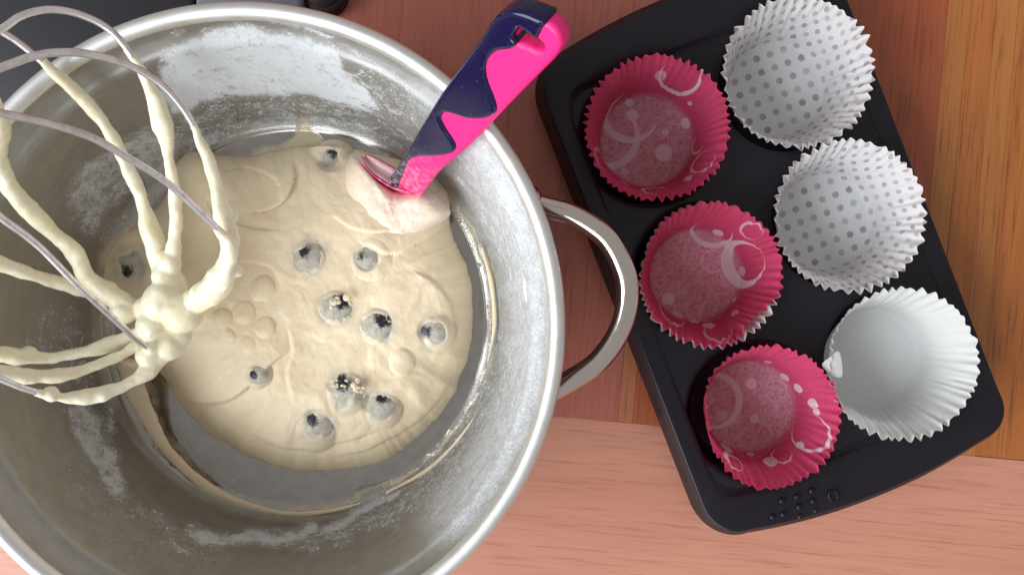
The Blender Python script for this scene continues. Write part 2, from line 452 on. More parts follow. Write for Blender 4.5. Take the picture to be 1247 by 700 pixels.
bat = batter_mat('cake_batter', (0.87, 0.74, 0.53), (0.82, 0.68, 0.465), rough=0.46, skin=True)
batw = batter_mat('clinging_batter', (0.89, 0.85, 0.68), (0.86, 0.78, 0.55), 0.27, 0.4)
ED = [(576, 360), (576, 400), (566, 445), (545, 492), (500, 540), (445, 567), (385, 574), (325, 563), (275, 540), (238, 512), (215, 488), (203, 462), (180, 440), (150, 395), (120, 350), (118, 318), (140, 292), (175, 268), (205, 232), (214, 196),
      (235, 184), (270, 189), (305, 191), (345, 183), (385, 178), (420, 180), (455, 187), (500, 200), (532, 218), (548, 243), (548, 272), (556, 300), (570, 328)]
EZ = 0.0055
ed = closed_spline(ED, 14); CPX, CPY = 385.0, 372.0
ang = np.unwrap(np.arctan2(ed[:, 1] - CPY, ed[:, 0] - CPX)); rr = np.hypot(ed[:, 0] - CPX, ed[:, 1] - CPY)
o = np.argsort(ang % (2 * math.pi)); ang_s = (ang % (2 * math.pi))[o]; rr_s = rr[o]
NA, NR = 520, 190
tha = np.linspace(0, 2 * math.pi, NA, endpoint=False)
rad = np.interp(tha, ang_s, rr_s, period=2 * math.pi)
rad = rad * (1 + 0.020 * fbm(np.stack([np.cos(tha) * 9, np.sin(tha) * 9, tha * 0], -1), 5, 0.6))
tq = np.linspace(0, 1, NR) ** 0.8
GX = CPX + tq[:, None] * rad * np.cos(tha); GY = CPY + tq[:, None] * rad * np.sin(tha)
dist_edge = (1 - tq[:, None]) * rad + 0 * GX      # rough distance to the edge in px
base = 0.0215 * (1 - np.exp(-dist_edge / 16)) * (0.8 + 0.35 * sstep(0, 110, dist_edge))
P3 = np.stack([GX / 70, GY / 70, 0 * GX], -1)
wrpx = fbm(P3, 3) * 0.9; wrpy = fbm(P3 + 31, 3) * 0.9
n1 = fbm(np.stack([GX / 54 + wrpx, GY / 54 + wrpy, 0 * GX + 3], -1), 4, 0.42)
ridg = 1 - np.abs(fbm(np.stack([GX / 60 + 1.6 * wrpx, GY / 60 + 1.6 * wrpy, 0 * GX + 8], -1), 3)) * 2.2
n2 = fbm(np.stack([GX / 9, GY / 9, 0 * GX], -1), 3)
hgt = base + sstep(0, 40, dist_edge) * (0.0021 * n1 + 0.0003 * np.clip(ridg, -0.5, 1) ** 2) + 0.00030 * n2 * sstep(0, 10, dist_edge)
# left smear is only a thin film over the floor
thin = sstep(215, 165, GX) * sstep(240, 300, GY); hgt = hgt * (1 - 0.72 * thin)
def fold(pts, height, width, sgn=1, fade=True):
    """a step with a sharp lower side: batter folded over itself along a line"""
    global hgt
    pts = [tuple(q) for q in spline(pts, 4)]
    d, s, t = seg_dist(GX + 7 * wrpx, GY + 7 * wrpy, pts); s = s * sgn
    f = sstep(0, 0.2, t) * (1 - sstep(0.8, 1, t)) if fade else 1
    hgt = hgt + 0.75 * height * f * np.where(s > 0, np.exp(-d / width) * sstep(-6, 5, d), -0.30 * np.exp(-(d / 6.0) ** 1.4))
fold([(555, 262), (535, 280), (510, 297), (490, 310), (465, 308), (430, 292)], 0.0048, 30, 1)
fold([(352, 192), (356, 220), (346, 244), (325, 258), (295, 262)], 0.0030, 30, 1)
fold([(262, 215), (300, 206), (335, 222), (338, 252)], 0.0022, 24, -1)
fold([(245, 235), (262, 262), (300, 280), (345, 282)], 0.0018, 24, 1)
fold([(212, 480), (245, 492), (280, 488), (308, 468), (335, 440), (365, 420)], 0.0032, 26, -1)
fold([(352, 395), (356, 425), (350, 455), (356, 500)], 0.0026, 20, -1)
fold([(400, 556), (450, 548), (500, 522), (535, 488), (556, 450)], 0.0022, 22, -1)
fold([(300, 520), (350, 545), (410, 540), (470, 522)], 0.0020, 22, -1)
fold([(400, 262), (430, 280), (470, 282), (500, 270)], 0.0020, 22, -1)
fold([(500, 330), (530, 345), (552, 375), (556, 420)], 0.0018, 20, 1)
fold([(255, 330), (285, 318), (330, 330), (345, 360)], 0.0016, 20, -1)
def dome(x, y, r, h, p=2.0):
    global hgt; d = np.hypot(GX + 5 * wrpx + 3 * n1 - x, GY + 5 * wrpy - y) / (r * (1 + 0.25 * n1))
    hgt = np.maximum(hgt, hgt * 0 + hgt + h * np.clip(1 - d ** p, 0, 1) ** 0.7)
for x, y, r, h in ((320, 352, 16, 0.0022), (296, 380, 15, 0.0018), (322, 398, 14, 0.0014), (268, 388, 14, 0.0018), (250, 352, 12, 0.0012), (272, 412, 13, 0.0012), (300, 420, 10, 0.001), (490, 440, 17, 0.0022),
                   (452, 318, 26, 0.0016), (250, 210, 40, 0.003)):
    dome(x, y, r, h)
lumpm = poly_mask(GX + 7 * wrpx, GY + 7 * wrpy, [(424, 196), (440, 182), (462, 188), (490, 214), (530, 222), (549, 243), (546, 268), (520, 286), (495, 300), (468, 304), (442, 285), (428, 240)], 15)
hgt = hgt + lumpm * (0.0008 + 0.0015 * fbm(np.stack([GX / 30, GY / 30, 0 * GX + 77], -1), 3))
# berries: (px, py, radius in px, how far the top stands above the batter, dark patch direction in deg, patch size)
BER = [(376, 313, 24, 0.0050, 140, 0.25, 'grey filmed blueberry under the fold of batter, highest of the plump berries'),
       (447, 314, 19, 0.0014, 165, 0.14, 'faint blueberry almost drowned in batter just below the spatula'),
       (409, 375, 22, 0.0055, 60, 0.48, 'speckled blueberry with dark top and crumbs left of the blackest berry'),
       (460, 397, 22, 0.0055, 60, 0.56, 'blueberry showing the largest shiny black patch in the batter'),
       (527, 403, 21, 0.0045, 195, 0.28, 'pale blueberry nearest the right edge of the batter'),
       (314, 457, 13, 0.0028, 180, 0.55, 'small dark blueberry alone on the left of the batter'),
       (421, 477, 26, 0.0060, 120, 0.36, 'large blueberry topped with flaky crumbs in the lower cluster'),
       (462, 494, 23, 0.0050, 80, 0.28, 'blueberry with a dark slit at the right of the lower cluster'),
       (385, 519, 23, 0.0058, 150, 0.44, 'blue grey blueberry lowest in the batter'),
       (402, 192, 20, 0.0028, 70, 0.34, 'dim blueberry under a skin of batter at the far edge'),
       (158, 322, 24, 0.0030, 240, 0.26, 'blurred blueberry in the thin smear of batter behind the whisk')]
def hat(x, y):
    k = np.argmin((GX - x) ** 2 + (GY - y) ** 2); return hgt.ravel()[k]
tint = 0 * GX
bz = []
n3 = fbm(np.stack([GX / 13, GY / 13, 0 * GX + 44], -1), 4)
for b in BER:
    bz.append(EZ + hat(b[0], b[1])); b = (*b[:3], b[3] * 0.62, *b[4:])
    d = np.hypot(GX - b[0], GY - b[1]) / b[2]
    rB = b[2] * (H - bz[-1] - b[3]) / F * 1.40
    dm = d * b[2] * (H - bz[-1]) / F
    surf = bz[-1] - EZ + b[3] - rB * 0.94 + 0.94 * np.sqrt(np.clip(rB ** 2 - dm ** 2, 0, None))
    skin = surf - 0.0013 + 0.00145 * sstep(0.50, 0.98, d + 0.55 * n3)
    tint = np.maximum(tint, np.clip(1 - sstep(0.62, 1.32, d + 0.4 * n3), 0, 1) * min(1.0, 0.5 + b[3] * 150))
    wg = 1 - sstep(0.62, 0.95, d)
    hgt = np.where(d < 1.4, np.maximum(hgt * (1 - wg) + skin * wg, skin), hgt)
hgt = np.maximum(hgt, 0.0)
hgt[-1] = -0.002
Z = EZ + hgt
Xw = (GX - 623.5) / F * (H - EZ - 0.010); Yw = (350 - GY) / F * (H - EZ - 0.010)
# outline rests where the camera sees the foot, the top where it sees the top
kk = (H - Z) / (H - EZ - 0.010); kk = 1 + (kk - 1) * 1.0
Xw *= kk; Yw *= kk
V = np.stack([Xw, Yw, Z], -1)
Fc = []
for i in range(NR - 1):
    for j in range(NA):
        j2 = (j + 1) % NA; Fc.append((i * NA + j, (i + 1) * NA + j, (i + 1) * NA + j2, i * NA + j2))
me = mesh('batter', V.reshape(-1, 3), Fc); fattr(me, 'thin_skin', tint); fattr(me, 'pink_tint', 0.08 * lumpm)
# make faces point up
bm = bmesh.new(); bm.from_mesh(me); bmesh.ops.remove_doubles(bm, verts=[v for v in bm.verts if v.index < NA], dist=1e-5)
bmesh.ops.recalc_face_normals(bm, faces=bm.faces)
if sum(f.normal.z for f in bm.faces) < 0: bmesh.ops.reverse_faces(bm, faces=bm.faces)
bm.to_mesh(me); bm.free()
cz = W(CPX, CPY, 0.004)
batter = empty('batter', (cz.x, cz.y, 0.004))
tag(batter, 'thick creamy cake batter heaped on the floor of the steel bowl', 'batter')
setp(link('batter_mass', me, bat.m), batter)

# trail on the bowl floor, clumps on the walls
def film(name, pts, rads, flat, lump=0.35, mat=None, seed=1):
    V, Fc = tube_data(spline(pts, 12), np.interp(np.linspace(0, 1, 12 * (len(pts) - 1) + 1), np.linspace(0, 1, len(rads)), rads), 14, flat, seed, lump, 130)
    return setp(link(name, mesh(name, V, Fc), mat or bat.m), batter)
film('batter_trail', [W(158, 440, 0.030), W(163, 468, 0.020), W(176, 500, 0.0125), W(198, 540, 0.0085), W(232, 577, 0.0070), (W(270, 602, 0.0068)), W(310, 617, 0.0068), W(352, 625, 0.0075), W(400, 622, 0.0085), W(440, 612, 0.0092)],
     [0.006, 0.0062, 0.0054, 0.0042, 0.0034, 0.0026, 0.0018, 0.0015, 0.0011, 0.0006], 0.38)
film('batter_trail', [W(470, 600, 0.0095), W(520, 572, 0.0098), W(560, 535, 0.011), W(590, 492, 0.0125), W(606, 445, 0.013), W(612, 400, 0.013)], [0.0006, 0.0011, 0.0015, 0.0014, 0.0010, 0.0005], 0.4, seed=3)
film('batter_trail', [W(586, 300, 0.012), W(598, 345, 0.012), W(602, 395, 0.012), W(594, 440, 0.012)], [0.0005, 0.0012, 0.001, 0.0004], 0.4, seed=5)
V, Fc = join([tube_data(spline([W(643, 318, 0.079), W(643, 335, 0.078), W(645, 352, 0.077), W(643, 368, 0.076)], 8), np.interp(np.linspace(0, 1, 25), [0, .3, .7, 1], [0.0006, 0.0018, 0.0027, 0.001]), 12, 0.5, 9, 0.5, 200)])
setp(link('wall_smear', mesh('wall_smear', V, Fc), batw.m), batter)

# blueberries
bm_ = NT('filmed_blueberry'); v = bm_.coord()
vn = bm_.vmath('NORMALIZE', v)
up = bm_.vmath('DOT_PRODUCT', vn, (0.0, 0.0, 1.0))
patch = bm_.vmath('DOT_PRODUCT', vn, (0.34, 0.0, 0.94))
nz = bm_.noise(v, 210, 5, 0.66, 0.3); nz2 = bm_.noise(v, 900, 3, 0.6)
size = bm_.attr('dark')
sizeO = bm_.n('ShaderNodeAttribute'); sizeO.attribute_type = 'OBJECT'; sizeO.attribute_name = 'dark_skin'
thr = bm_.math('SUBTRACT', bm_.math('ADD', patch, bm_.math('MULTIPLY', bm_.math('SUBTRACT', nz, 0.5), 0.34)), bm_.math('SUBTRACT', 1.005, bm_.math('MULTIPLY', sizeO.outputs['Fac'], 0.135)))
dk = bm_.range(thr, -0.03, 0.03)
film_c = bm_.mix(bm_.range(nz, 0.36, 0.62), (0.54, 0.50, 0.41), (0.32, 0.305, 0.27))
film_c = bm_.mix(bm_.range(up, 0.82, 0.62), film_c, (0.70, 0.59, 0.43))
bm_.set(Base_Color=bm_.mix(dk, film_c, bm_.mix(bm_.range(nz2, 0.62, 0.7), (0.014, 0.014, 0.022), (0.25, 0.23, 0.2))), Roughness=bm_.mix(dk, 0.55, 0.25, 'FLOAT'))
bm_.bump(bm_.math('ADD', nz, bm_.math('MULTIPLY', nz2, 0.3)), 0.6, 0.0012)
for k, (x, y, rp_, st, deg, dk_, lab) in enumerate(BER):
    zt = bz[k] + st * 0.62
    r = rp_ * (H - zt) / F * 1.40
    c = W(x, y, zt); c.z = zt - r
    V, Fc = sphere_data((0, 0, 0), 1.0, 32, 20)
    V = V * r * (1 + 0.035 * fbm(V * 1.3 + 5 * k, 2))[:, None]
    V[:, 2] *= 0.94
    o = link('blueberry', mesh('blueberry', V, Fc), bm_.m)
    o.location = c; o.rotation_euler.z = R(deg); o['dark_skin'] = dk_
    tag(o, lab, 'blueberry', 'blueberries sunk in the batter')
# flaky crumbs on three berries
def crumbs(x, y, n, spread, z, seed):
    rs = random.Random(seed); ps = []
    for i in range(n):
        p = W(x + rs.gauss(0, spread), y + rs.gauss(0, spread * 0.6), z + rs.uniform(-0.0005, 0.0008))
        ps.append(sphere_data((p.x, p.y, p.z), rs.uniform(0.0007, 0.0016), 8, 6, (rs.uniform(.7, 1.4), rs.uniform(.7, 1.4), 0.6)))
    V, Fc = join(ps); V = V + 0.0006 * np.stack([vnoise(V * 900), vnoise(V * 900 + 9), vnoise(V * 900 + 21)], -1)
    setp(link('batter_crumb', mesh('batter_crumb', V, Fc), bat.m), batter)
crumbs(430, 470, 16, 8, bz[6] + 0.0036, 1); crumbs(413, 366, 9, 6, bz[2] + 0.0034, 2)

# ------------------------------------------------------------------ spatula
d = np.array([0.0348, 0.0197, 0.0740]); dh = d / np.linalg.norm(d)
w0 = np.array([0.8, -0.6, 0.0]); wv = w0 - dh * (w0 @ dh); wv /= np.linalg.norm(wv)
nv = np.cross(wv, dh)
if nv[2] < 0: nv = -nv
P0 = np.array(W(490, 215, 0.035))
def plane_uv(px, py, off=0.0):
    """coordinates in the handle's own plane of a sight line (off = offset along its normal)"""
    r0 = np.array([0, 0, H]); rd = np.array(W(px, py, 0)) - r0
    O = P0 + nv * off; t = ((O - r0) @ nv) / (rd @ nv); q = r0 + rd * t - P0
    return float(q @ wv), float(q @ dh)
HM = Matrix(((wv[0], dh[0], nv[0], P0[0]), (wv[1], dh[1], nv[1], P0[1]), (wv[2], dh[2], nv[2], P0[2]), (0, 0, 0, 1)))
if np.linalg.det(np.array(HM)[:3, :3]) < 0: print('left handed')
sp = empty('spatula', P0)
tag(sp, 'pink and navy spatula leaning on the bowl rim with its blade in the batter', 'spatula')
def plate(name, loops, z0, z1, bev, mat, smooth_n=5, parent=sp):
    """a rounded slab from outlines in the handle plane between z0 and z1 along its normal"""
    cu = bpy.data.curves.new(name, 'CURVE'); cu.dimensions = '2D'; cu.fill_mode = 'BOTH'
    for L in loops:
        pts = closed_spline([plane_uv(x, y, (z0 + z1) / 2) for x, y in L], smooth_n)
        s = cu.splines.new('POLY'); s.points.add(len(pts) - 1); s.use_cyclic_u = True
        for q, (a, b) in zip(s.points, pts): q.co = (a, b, 0, 1)
    cu.extrude = (z1 - z0) / 2 - bev; cu.bevel_depth = bev; cu.bevel_resolution = 4; cu.offset = -bev
    o = bpy.data.objects.new(name, cu); COL.objects.link(o)
    me = evaluated(o); bpy.data.objects.remove(o)
    me.transform(Matrix.Translation((0, 0, (z0 + z1) / 2))); me.transform(HM); me.materials.clear()
    ob = link(name, me, mat, smooth=False)
    for p in me.polygons: p.use_smooth = True
    me.set_sharp_from_angle(angle=R(35))
    return setp(ob, parent)
pinkm = NT('pink_silicone'); pinkm.set(Base_Color=(0.86, 0.012, 0.20), Roughness=0.5, Subsurface_Weight=0.05, Subsurface_Scale=0.002)
def dust(k, c):
    co = k.coord(); sep = k.n('ShaderNodeSeparateXYZ'); k.put(sep.inputs[0], co)
    f = k.math('MULTIPLY', k.range(sep.outputs[2], 0.075, 0.036), k.range(k.noise(co, 330, 5, 0.65), 0.42, 0.66))
    f2 = k.math('MULTIPLY', k.range(k.noise(co, 900, 2, 0.5), 0.71, 0.74), 0.22)
    k.set(Base_Color=k.mix(k.math('MAXIMUM', k.math('MULTIPLY', f, 0.5), f2), c, (0.62, 0.56, 0.55)))
dust(pinkm, (0.86, 0.012, 0.20))
pinkm.bump(pinkm.noise(pinkm.coord(), 900, 3), 0.15, 0.0004)
navym = NT('navy_grip'); navym.set(Base_Color=(0.006, 0.004, 0.040), Roughness=0.16, Specular_IOR_Level=0.4)
dust(navym, (0.006, 0.004, 0.040))
navym.bump(navym.noise(navym.coord(), 250, 3), 0.05, 0.0004)
OUT = [(474, 220), (487, 202), (502, 179), (522, 146), (546, 107), (570, 74), (592, 44), (606, 22), (617, 10), (629, 6), (643, 8), (660, 14), (674, 21), (684, 30), (689, 41), (689, 52), (683, 63), (668, 79), (640, 107), (612, 136), (582, 167), (556, 190), (538, 206), (522, 226), (512, 238), (490, 234)]
HOLE = [(640, 29), (648, 32), (658, 39), (667, 48), (667, 54), (660, 55), (648, 49), (639, 46), (634, 38)]
NAVY = [(473, 221), (486, 202), (501, 178), (521, 145), (545, 106), (569, 73), (591, 43), (605, 21), (616, 9), (629, 4.5), (643, 6.5), (660, 12.5), (672, 19), (668, 28), (662, 39), (656, 37), (648, 31.5), (640, 28), (633, 37), (637, 46), (629, 53), (612, 56), (602, 65), (599, 78), (602, 94), (609, 112), (612, 125), (608, 133), (595, 138), (577, 138), (560, 133), (549, 131),
        (544, 137), (549, 149), (558, 163), (562, 172), (557, 180), (540, 184), (518, 185), (505, 189), (499, 201), (492, 218), (488, 226)]
plate('handle_core', [OUT, HOLE], -0.0040, 0.0036, 0.0022, pinkm.m)
plate('navy_grip', [NAVY], -0.0048, 0.0049, 0.0022, navym.m, 6)
# blade: a dished pink slab that dips into the batter, its shoulder showing as a thin crescent
arcp = [(440, 191), (444, 201), (453, 212), (464, 220), (478, 228), (494, 232)]
zs = [0.0330, 0.0325, 0.0325, 0.033, 0.034, 0.0350]
A = spline([(*p, z) for p, z in zip(arcp, zs)], 8); A = np.array([W(x, y, z) for x, y, z in A])
inn = spline([(*p, z) for p, z in zip([(446, 190), (456, 193), (466, 198), (477, 204), (488, 211), (500, 222)], [0.0322, 0.0315, 0.031, 0.031, 0.031, 0.032])], 8); I = np.array([W(x, y, z) for x, y, z in inn])
rows = []
for t in (0.0, 0.07, 0.14, 0.3, 0.5, 0.75, 1.0):
    q = A * (1 - t) + I * t; q[:, 2] -= 0.0035 * math.sin(math.pi * min(1, t * 1.0)) * (t > 0.05); rows.append(q)
rows.insert(0, A + np.array([-0.0004, -0.0004, -0.001])); rows.insert(0, A + np.array([0, -0.001, -0.014]))
n = len(A); V = np.vstack(rows); Fc = [(i * n + j, i * n + j + 1, (i + 1) * n + j + 1, (i + 1) * n + j) for i in range(len(rows) - 1) for j in range(n - 1)]
me = mesh('blade', V, Fc); bl = setp(link('blade', me, pinkm.m), sp)
sm = bl.modifiers.new('t', 'SOLIDIFY'); sm.thickness = 0.0012; sm.offset = -1
smear = batter_mat('pink_tinted_smear', (0.66, 0.42, 0.42), (0.52, 0.30, 0.33), 0.3)
rows2 = []
for t in (0.16, 0.3, 0.5, 0.75, 0.95):
    q = A * (1 - t) + I * t; q = q.copy(); q[:, 2] += 0.0012 - 0.0035 * math.sin(math.pi * t) + 0.0006 * fbm(q * 300, 3); rows2.append(q[2:-3])
n = len(rows2[0]); V = np.vstack(rows2); Fc = [(i * n + j, i * n + j + 1, (i + 1) * n + j + 1, (i + 1) * n + j) for i in range(len(rows2) - 1) for j in range(n - 1)]
o = setp(link('batter_film', mesh('batter_film', V, Fc), smear.m), sp); o.modifiers.new('t', 'SOLIDIFY').thickness = 0.0008

# the batter riding on the blade
LP = closed_spline([(430, 192), (444, 201), (456, 213), (474, 225), (494, 231), (516, 228), (533, 237), (547, 252), (546, 265), (533, 275), (508, 293), (484, 306), (456, 298), (434, 276), (420, 244), (417, 212)], 12)
lc = np.array([478.0, 260.0]); la = np.arctan2(LP[:, 1] - lc[1], LP[:, 0] - lc[0]) % (2 * math.pi); lr = np.hypot(*(LP - lc).T); oo = np.argsort(la)
NA2, NR2 = 260, 70; ta = np.linspace(0, 2 * math.pi, NA2, endpoint=False); rr2 = np.interp(ta, la[oo], lr[oo], period=2 * math.pi)
rr2 = rr2 * (1 + 0.035 * fbm(np.stack([np.cos(ta) * 5, np.sin(ta) * 5, ta * 0 + 3], -1), 4))
q2 = np.linspace(0, 1, NR2) ** 0.75
LX = lc[0] + q2[:, None] * rr2 * np.cos(ta); LY = lc[1] + q2[:, None] * rr2 * np.sin(ta); de = (1 - q2[:, None]) * rr2 + 0 * LX
top = 0.0315 + 0.0062 * np.exp(-((LX - 510) ** 2 + (LY - 240) ** 2) / 45 ** 2) + 0.0025 * np.exp(-((LX - 430) ** 2 + (LY - 205) ** 2) / 25 ** 2)
LZ = 0.0175 + (top - 0.0175) * (1 - np.exp(-de / 7)) + sstep(0, 20, de) * (0.0020 * fbm(np.stack([LX / 32, LY / 32, 0 * LX + 5], -1), 4) + 0.0004 * fbm(np.stack([LX / 8, LY / 8, 0 * LX + 15], -1), 3))
LZ = LZ - 0.0040 * sstep(468, 425, LX) * sstep(215, 265, LY) - 0.003 * sstep(270, 305, LY)
LV = np.stack([(LX - 623.5) / F * (H - LZ), (350 - LY) / F * (H - LZ), LZ], -1)
LF = [(i * NA2 + j, (i + 1) * NA2 + j, (i + 1) * NA2 + (j + 1) % NA2, i * NA2 + (j + 1) % NA2) for i in range(NR2 - 1) for j in range(NA2)]
me = mesh('batter_on_blade', LV.reshape(-1, 3), LF)
bm = bmesh.new(); bm.from_mesh(me); bmesh.ops.recalc_face_normals(bm, faces=bm.faces)
if sum(f.normal.z for f in bm.faces) < 0: bmesh.ops.reverse_faces(bm, faces=bm.faces)
bm.to_mesh(me); bm.free()
pkb = batter_mat('pinkish_batter', (0.86, 0.705, 0.585), (0.84, 0.68, 0.52), rough=0.36)
setp(link('batter_on_blade', me, pkb.m), sp)

# ------------------------------------------------------------------ whisk
wirem = NT('whisk_wire'); wn = wirem.noise(wirem.coord(), 260, 4)
wirem.set(Base_Color=wirem.mix(wirem.range(wn, 0.45, 0.65), (0.86, 0.84, 0.85), (0.66, 0.62, 0.61)), Metallic=1.0, Roughness=wirem.range(wn, 0.3, 0.7, 0.30, 0.48))
hub = np.array([-0.375, 0.020, 0.205])
TIP = W(203, 372, 0.058)
whisk = empty('whisk', TIP)
tag(whisk, 'wire balloon whisk coated in pale batter held over the bowl', 'whisk')
# strands: picture path with the real height of each point, and the batter that clings to it (start, end as share of length, radii)
STR = {
 'A': ([(203, 372, .058), (207, 335, .062), (212, 290, .068), (212, 240, .076), (205, 195, .086), (196, 150, .096), (182, 108, .105), (163, 72, .112), (135, 38, .119), (100, 19, .126), (62, 12, .132), (28, 19, .137), (0, 37, .141)], [(0, .62, [.0058, .0052, .0042, .0050, .0038, .0052, .0044, .0024])]),
 'B': ([(200, 372, .058), (192, 320, .062), (178, 270, .067), (160, 215, .074), (135, 165, .084), (105, 125, .094), (76, 98, .103), (45, 70, .110), (20, 50, .116), (-2, 36, .121)], [(0, .76, [.0060, .0055, .0058, .0046, .0050, .0036, .0042, .0026])]),
 'C': ([(215, 378, .060), (245, 362, .070), (270, 335, .080), (279, 300, .090), (271, 262, .099), (258, 210, .112), (235, 152, .126), (202, 108, .138), (160, 81, .148), (112, 67, .157), (75, 64, .163), (40, 69, .168), (0, 83, .173)], [(0, .50, [.0062, .0070, .0062, .0040, .0048, .0036, .0030, .0017])]),
 'D': ([(222, 372, .062), (258, 352, .076), (281, 310, .094), (268, 283, .103), (235, 250, .116), (200, 220, .128), (152, 190, .143), (108, 166, .155), (50, 148, .168), (0, 138, .178)], [(0, .36, [.0062, .0066, .0052, .0034, .0018])]),
 'E': ([(190, 385, .056), (165, 378, .057), (130, 358, .062), (105, 338, .067), (88, 306, .074), (60, 280, .083), (30, 252, .094), (8, 222, .104), (-6, 195, .111)], [(0, 1.0, [.0058, .0062, .0064, .0058, .0054, .0058, .0056, .0050])]),
 'F': ([(188, 390, .055), (150, 372, .055), (110, 355, .062), (70, 344, .071), (35, 334, .081), (0, 322, .091)], [(0, 1.0, [.0056, .0050, .0046, .0044, .0048, .0050, .0046])]),
 'G': ([(200, 420, .062), (188, 428, .066), (165, 412, .080), (130, 380, .096), (92, 345, .112), (45, 298, .128), (0, 264, .142)], [(0, .27, [.0058, .0060, .0044, .0020])]),
 'H': ([(190, 405, .058), (172, 405, .059), (148, 414, .060), (110, 426, .063), (70, 434, .070), (35, 436, .079), (0, 432, .088)], [(0, 1.0, [.0052, .0050, .0046, .0040, .0046, .0038, .0042])]),
 'I': ([(196, 415, .059), (172, 418, .062), (140, 434, .066), (105, 449, .072), (70, 457, .081), (35, 459, .090), (0, 454, .099)], [(0, 1.0, [.0050, .0046, .0036, .0046, .0040, .0038, .0040])]),
 'J': ([(192, 428, .062), (184, 442, .066), (165, 461, .071), (130, 477, .078), (95, 484, .085), (60, 481, .092), (30, 473, .099), (0, 461, .106)], [(0, .70, [.0056, .0056, .0048, .0050, .0040, .0052, .0026]), (.72, .80, [.002, .0026, .002])]),
}
coat = []
for si, (k_, (pp, cl)) in enumerate(STR.items()):
    pts = [np.array(W(*p)) for p in pp]
    e = pts[-1]; tdir = pts[-1] - pts[-2]; tdir /= np.linalg.norm(tdir)
    # beyond the picture the strand bends in to the ferrule
    L = np.linalg.norm(hub - e)
    q1 = e + tdir * 0.035; q2 = e * 0.35 + hub * 0.65 + tdir * 0.012; q3 = hub + (e - hub) * 0.05
    full = spline(pts + [q1, q2, q3], 12); vis = spline(pts, 12)
    V, Fc = tube_data(full, 0.00145, 12)
    setp(link('wire', mesh('wire', V, Fc), wirem.m), whisk)
    for (a, b, rads) in cl:
        i0, i1 = int(a * (len(vis) - 1)), int(b * (len(vis) - 1)) + 1
        seg = vis[i0:i1] if b < 1 else full[:len(vis) + 9]; sl = np.concatenate([[0], np.cumsum(np.linalg.norm(np.diff(seg, axis=0), axis=1))]); u = sl / sl[-1]
        rad_ = np.interp(u, np.linspace(0, 1, len(rads)), rads) * (0.86 if k_ in 'CD' else 0.74)
        rad_ = rad_ * (1 + 0.34 * fbm(np.stack([sl * 85 + si * 9, sl * 0, sl * 0 + si], -1), 3))
        sag = seg.copy(); sag[:, 2] -= 0.45 * (rad_ - 0.0017)
        coat.append(tube_data(sag, np.maximum(rad_, 0.0017), 14, 1.0, si, 0.26, 90))
for (x, y, z, r) in ((203, 368, .060, .0130), (222, 380, .062, .0115), (188, 398, .060, .0100), (206, 345, .060, .0085), (185, 378, .058, .0090), (205, 420, .062, .0088), (182, 434, .065, .0075), (246, 358, .071, .0066), (268, 337, .080, .0060),
                     (215, 408, .060, .0080), (150, 380, .058, .0070), (290, 330, .082, .0030), (62, 479, .091, .0040), (36, 430, .078, .0036), (283, 262, .093, .0032), (206, 318, .064, .0062), (200, 335, .061, .0072), (190, 432, .063, .0075)):
    p = W(x, y, z); coat.append(sphere_data((p.x, p.y, p.z), r * 0.88, 20, 14))
V, Fc = join(coat)
V = V + 0.0013 * np.stack([fbm(V * 140, 4, 0.6), fbm(V * 140 + 9, 4, 0.6), fbm(V * 140 + 21, 4, 0.6)], -1)
setp(link('batter_coating', remeshed(V, Fc, 0.0006, 6), batw.m), whisk)
ax = (hub - np.array(TIP)); ax /= np.linalg.norm(ax)
V, Fc = tube_data([hub - ax * 0.012, hub + ax * 0.008, hub + ax * 0.012, hub + ax * 0.05], [0.012, 0.012, 0.008, 0.008], 28)
setp(link('ferrule', mesh('ferrule', V, Fc), hdlm.m), whisk)

# ------------------------------------------------------------------ muffin tray
TR = R(21.2); TCN = (0.1352, 0.0211)
tray = empty('muffin_tray', (TCN[0], TCN[1], 0), TR)
tag(tray, 'black non-stick six hole muffin tray lying askew on the table', 'baking tray')
tm = NT('nonstick_coating'); tn = tm.noise(tm.coord(), 1400, 3, 0.6); tb = tm.noise(tm.coord(), 30, 4)
tm.set(Base_Color=tm.mix(tb, (0.009, 0.008, 0.012), (0.014, 0.012, 0.018)), Roughness=tm.range(tb, 0.3, 0.7, 0.27, 0.36), Specular_IOR_Level=0.26)
tm.bump(tn, 0.22, 0.0003)
PIT = 0.0767; ZP = 0.0270; ZF = 0.0277
WELLR, WELLB, ZB = 0.0360, 0.0310, 0.0045
HALFX = PIT; NS = 16          # a cell is PIT wide with NS edges per side
def square_ring():
    p = []
    for k in range(NS): p.append((-.5 + k / NS, -.5))
    for k in range(NS): p.append((.5, -.5 + k / NS))
    for k in range(NS): p.append((.5 - k / NS, .5))
    for k in range(NS): p.append((-.5, .5 - k / NS))
    return np.array(p)
SQ = square_ring(); na = len(SQ); CA = np.arctan2(SQ[:, 1], SQ[:, 0])
circ = np.stack([np.cos(CA), np.sin(CA)], 1)
pv_, pf_ = [], []
cells = [((i - 0.5) * PIT, (j - 1) * PIT) for i in (0, 1) for j in (0, 1, 2)]
RL = WELLR + 0.0019
for cx, cy in cells:
    o0 = len(pv_)
    for t in (0, 0.35, 0.7, 1.0):
        q = SQ * PIT * (1 - t) + circ * RL * t
        for x, y in q: pv_.append((cx + x, cy + y, ZP))
    for i in range(3):
        for j in range(na):
            j2 = (j + 1) % na; pf_.append((o0 + i * na + j, o0 + i * na + j2, o0 + (i + 1) * na + j2, o0 + (i + 1) * na + j))
me = mesh('top_plate', pv_, pf_)
bm = bmesh.new(); bm.from_mesh(me); bmesh.ops.remove_doubles(bm, verts=bm.verts, dist=1e-5)
bmesh.ops.recalc_face_normals(bm, faces=bm.faces)
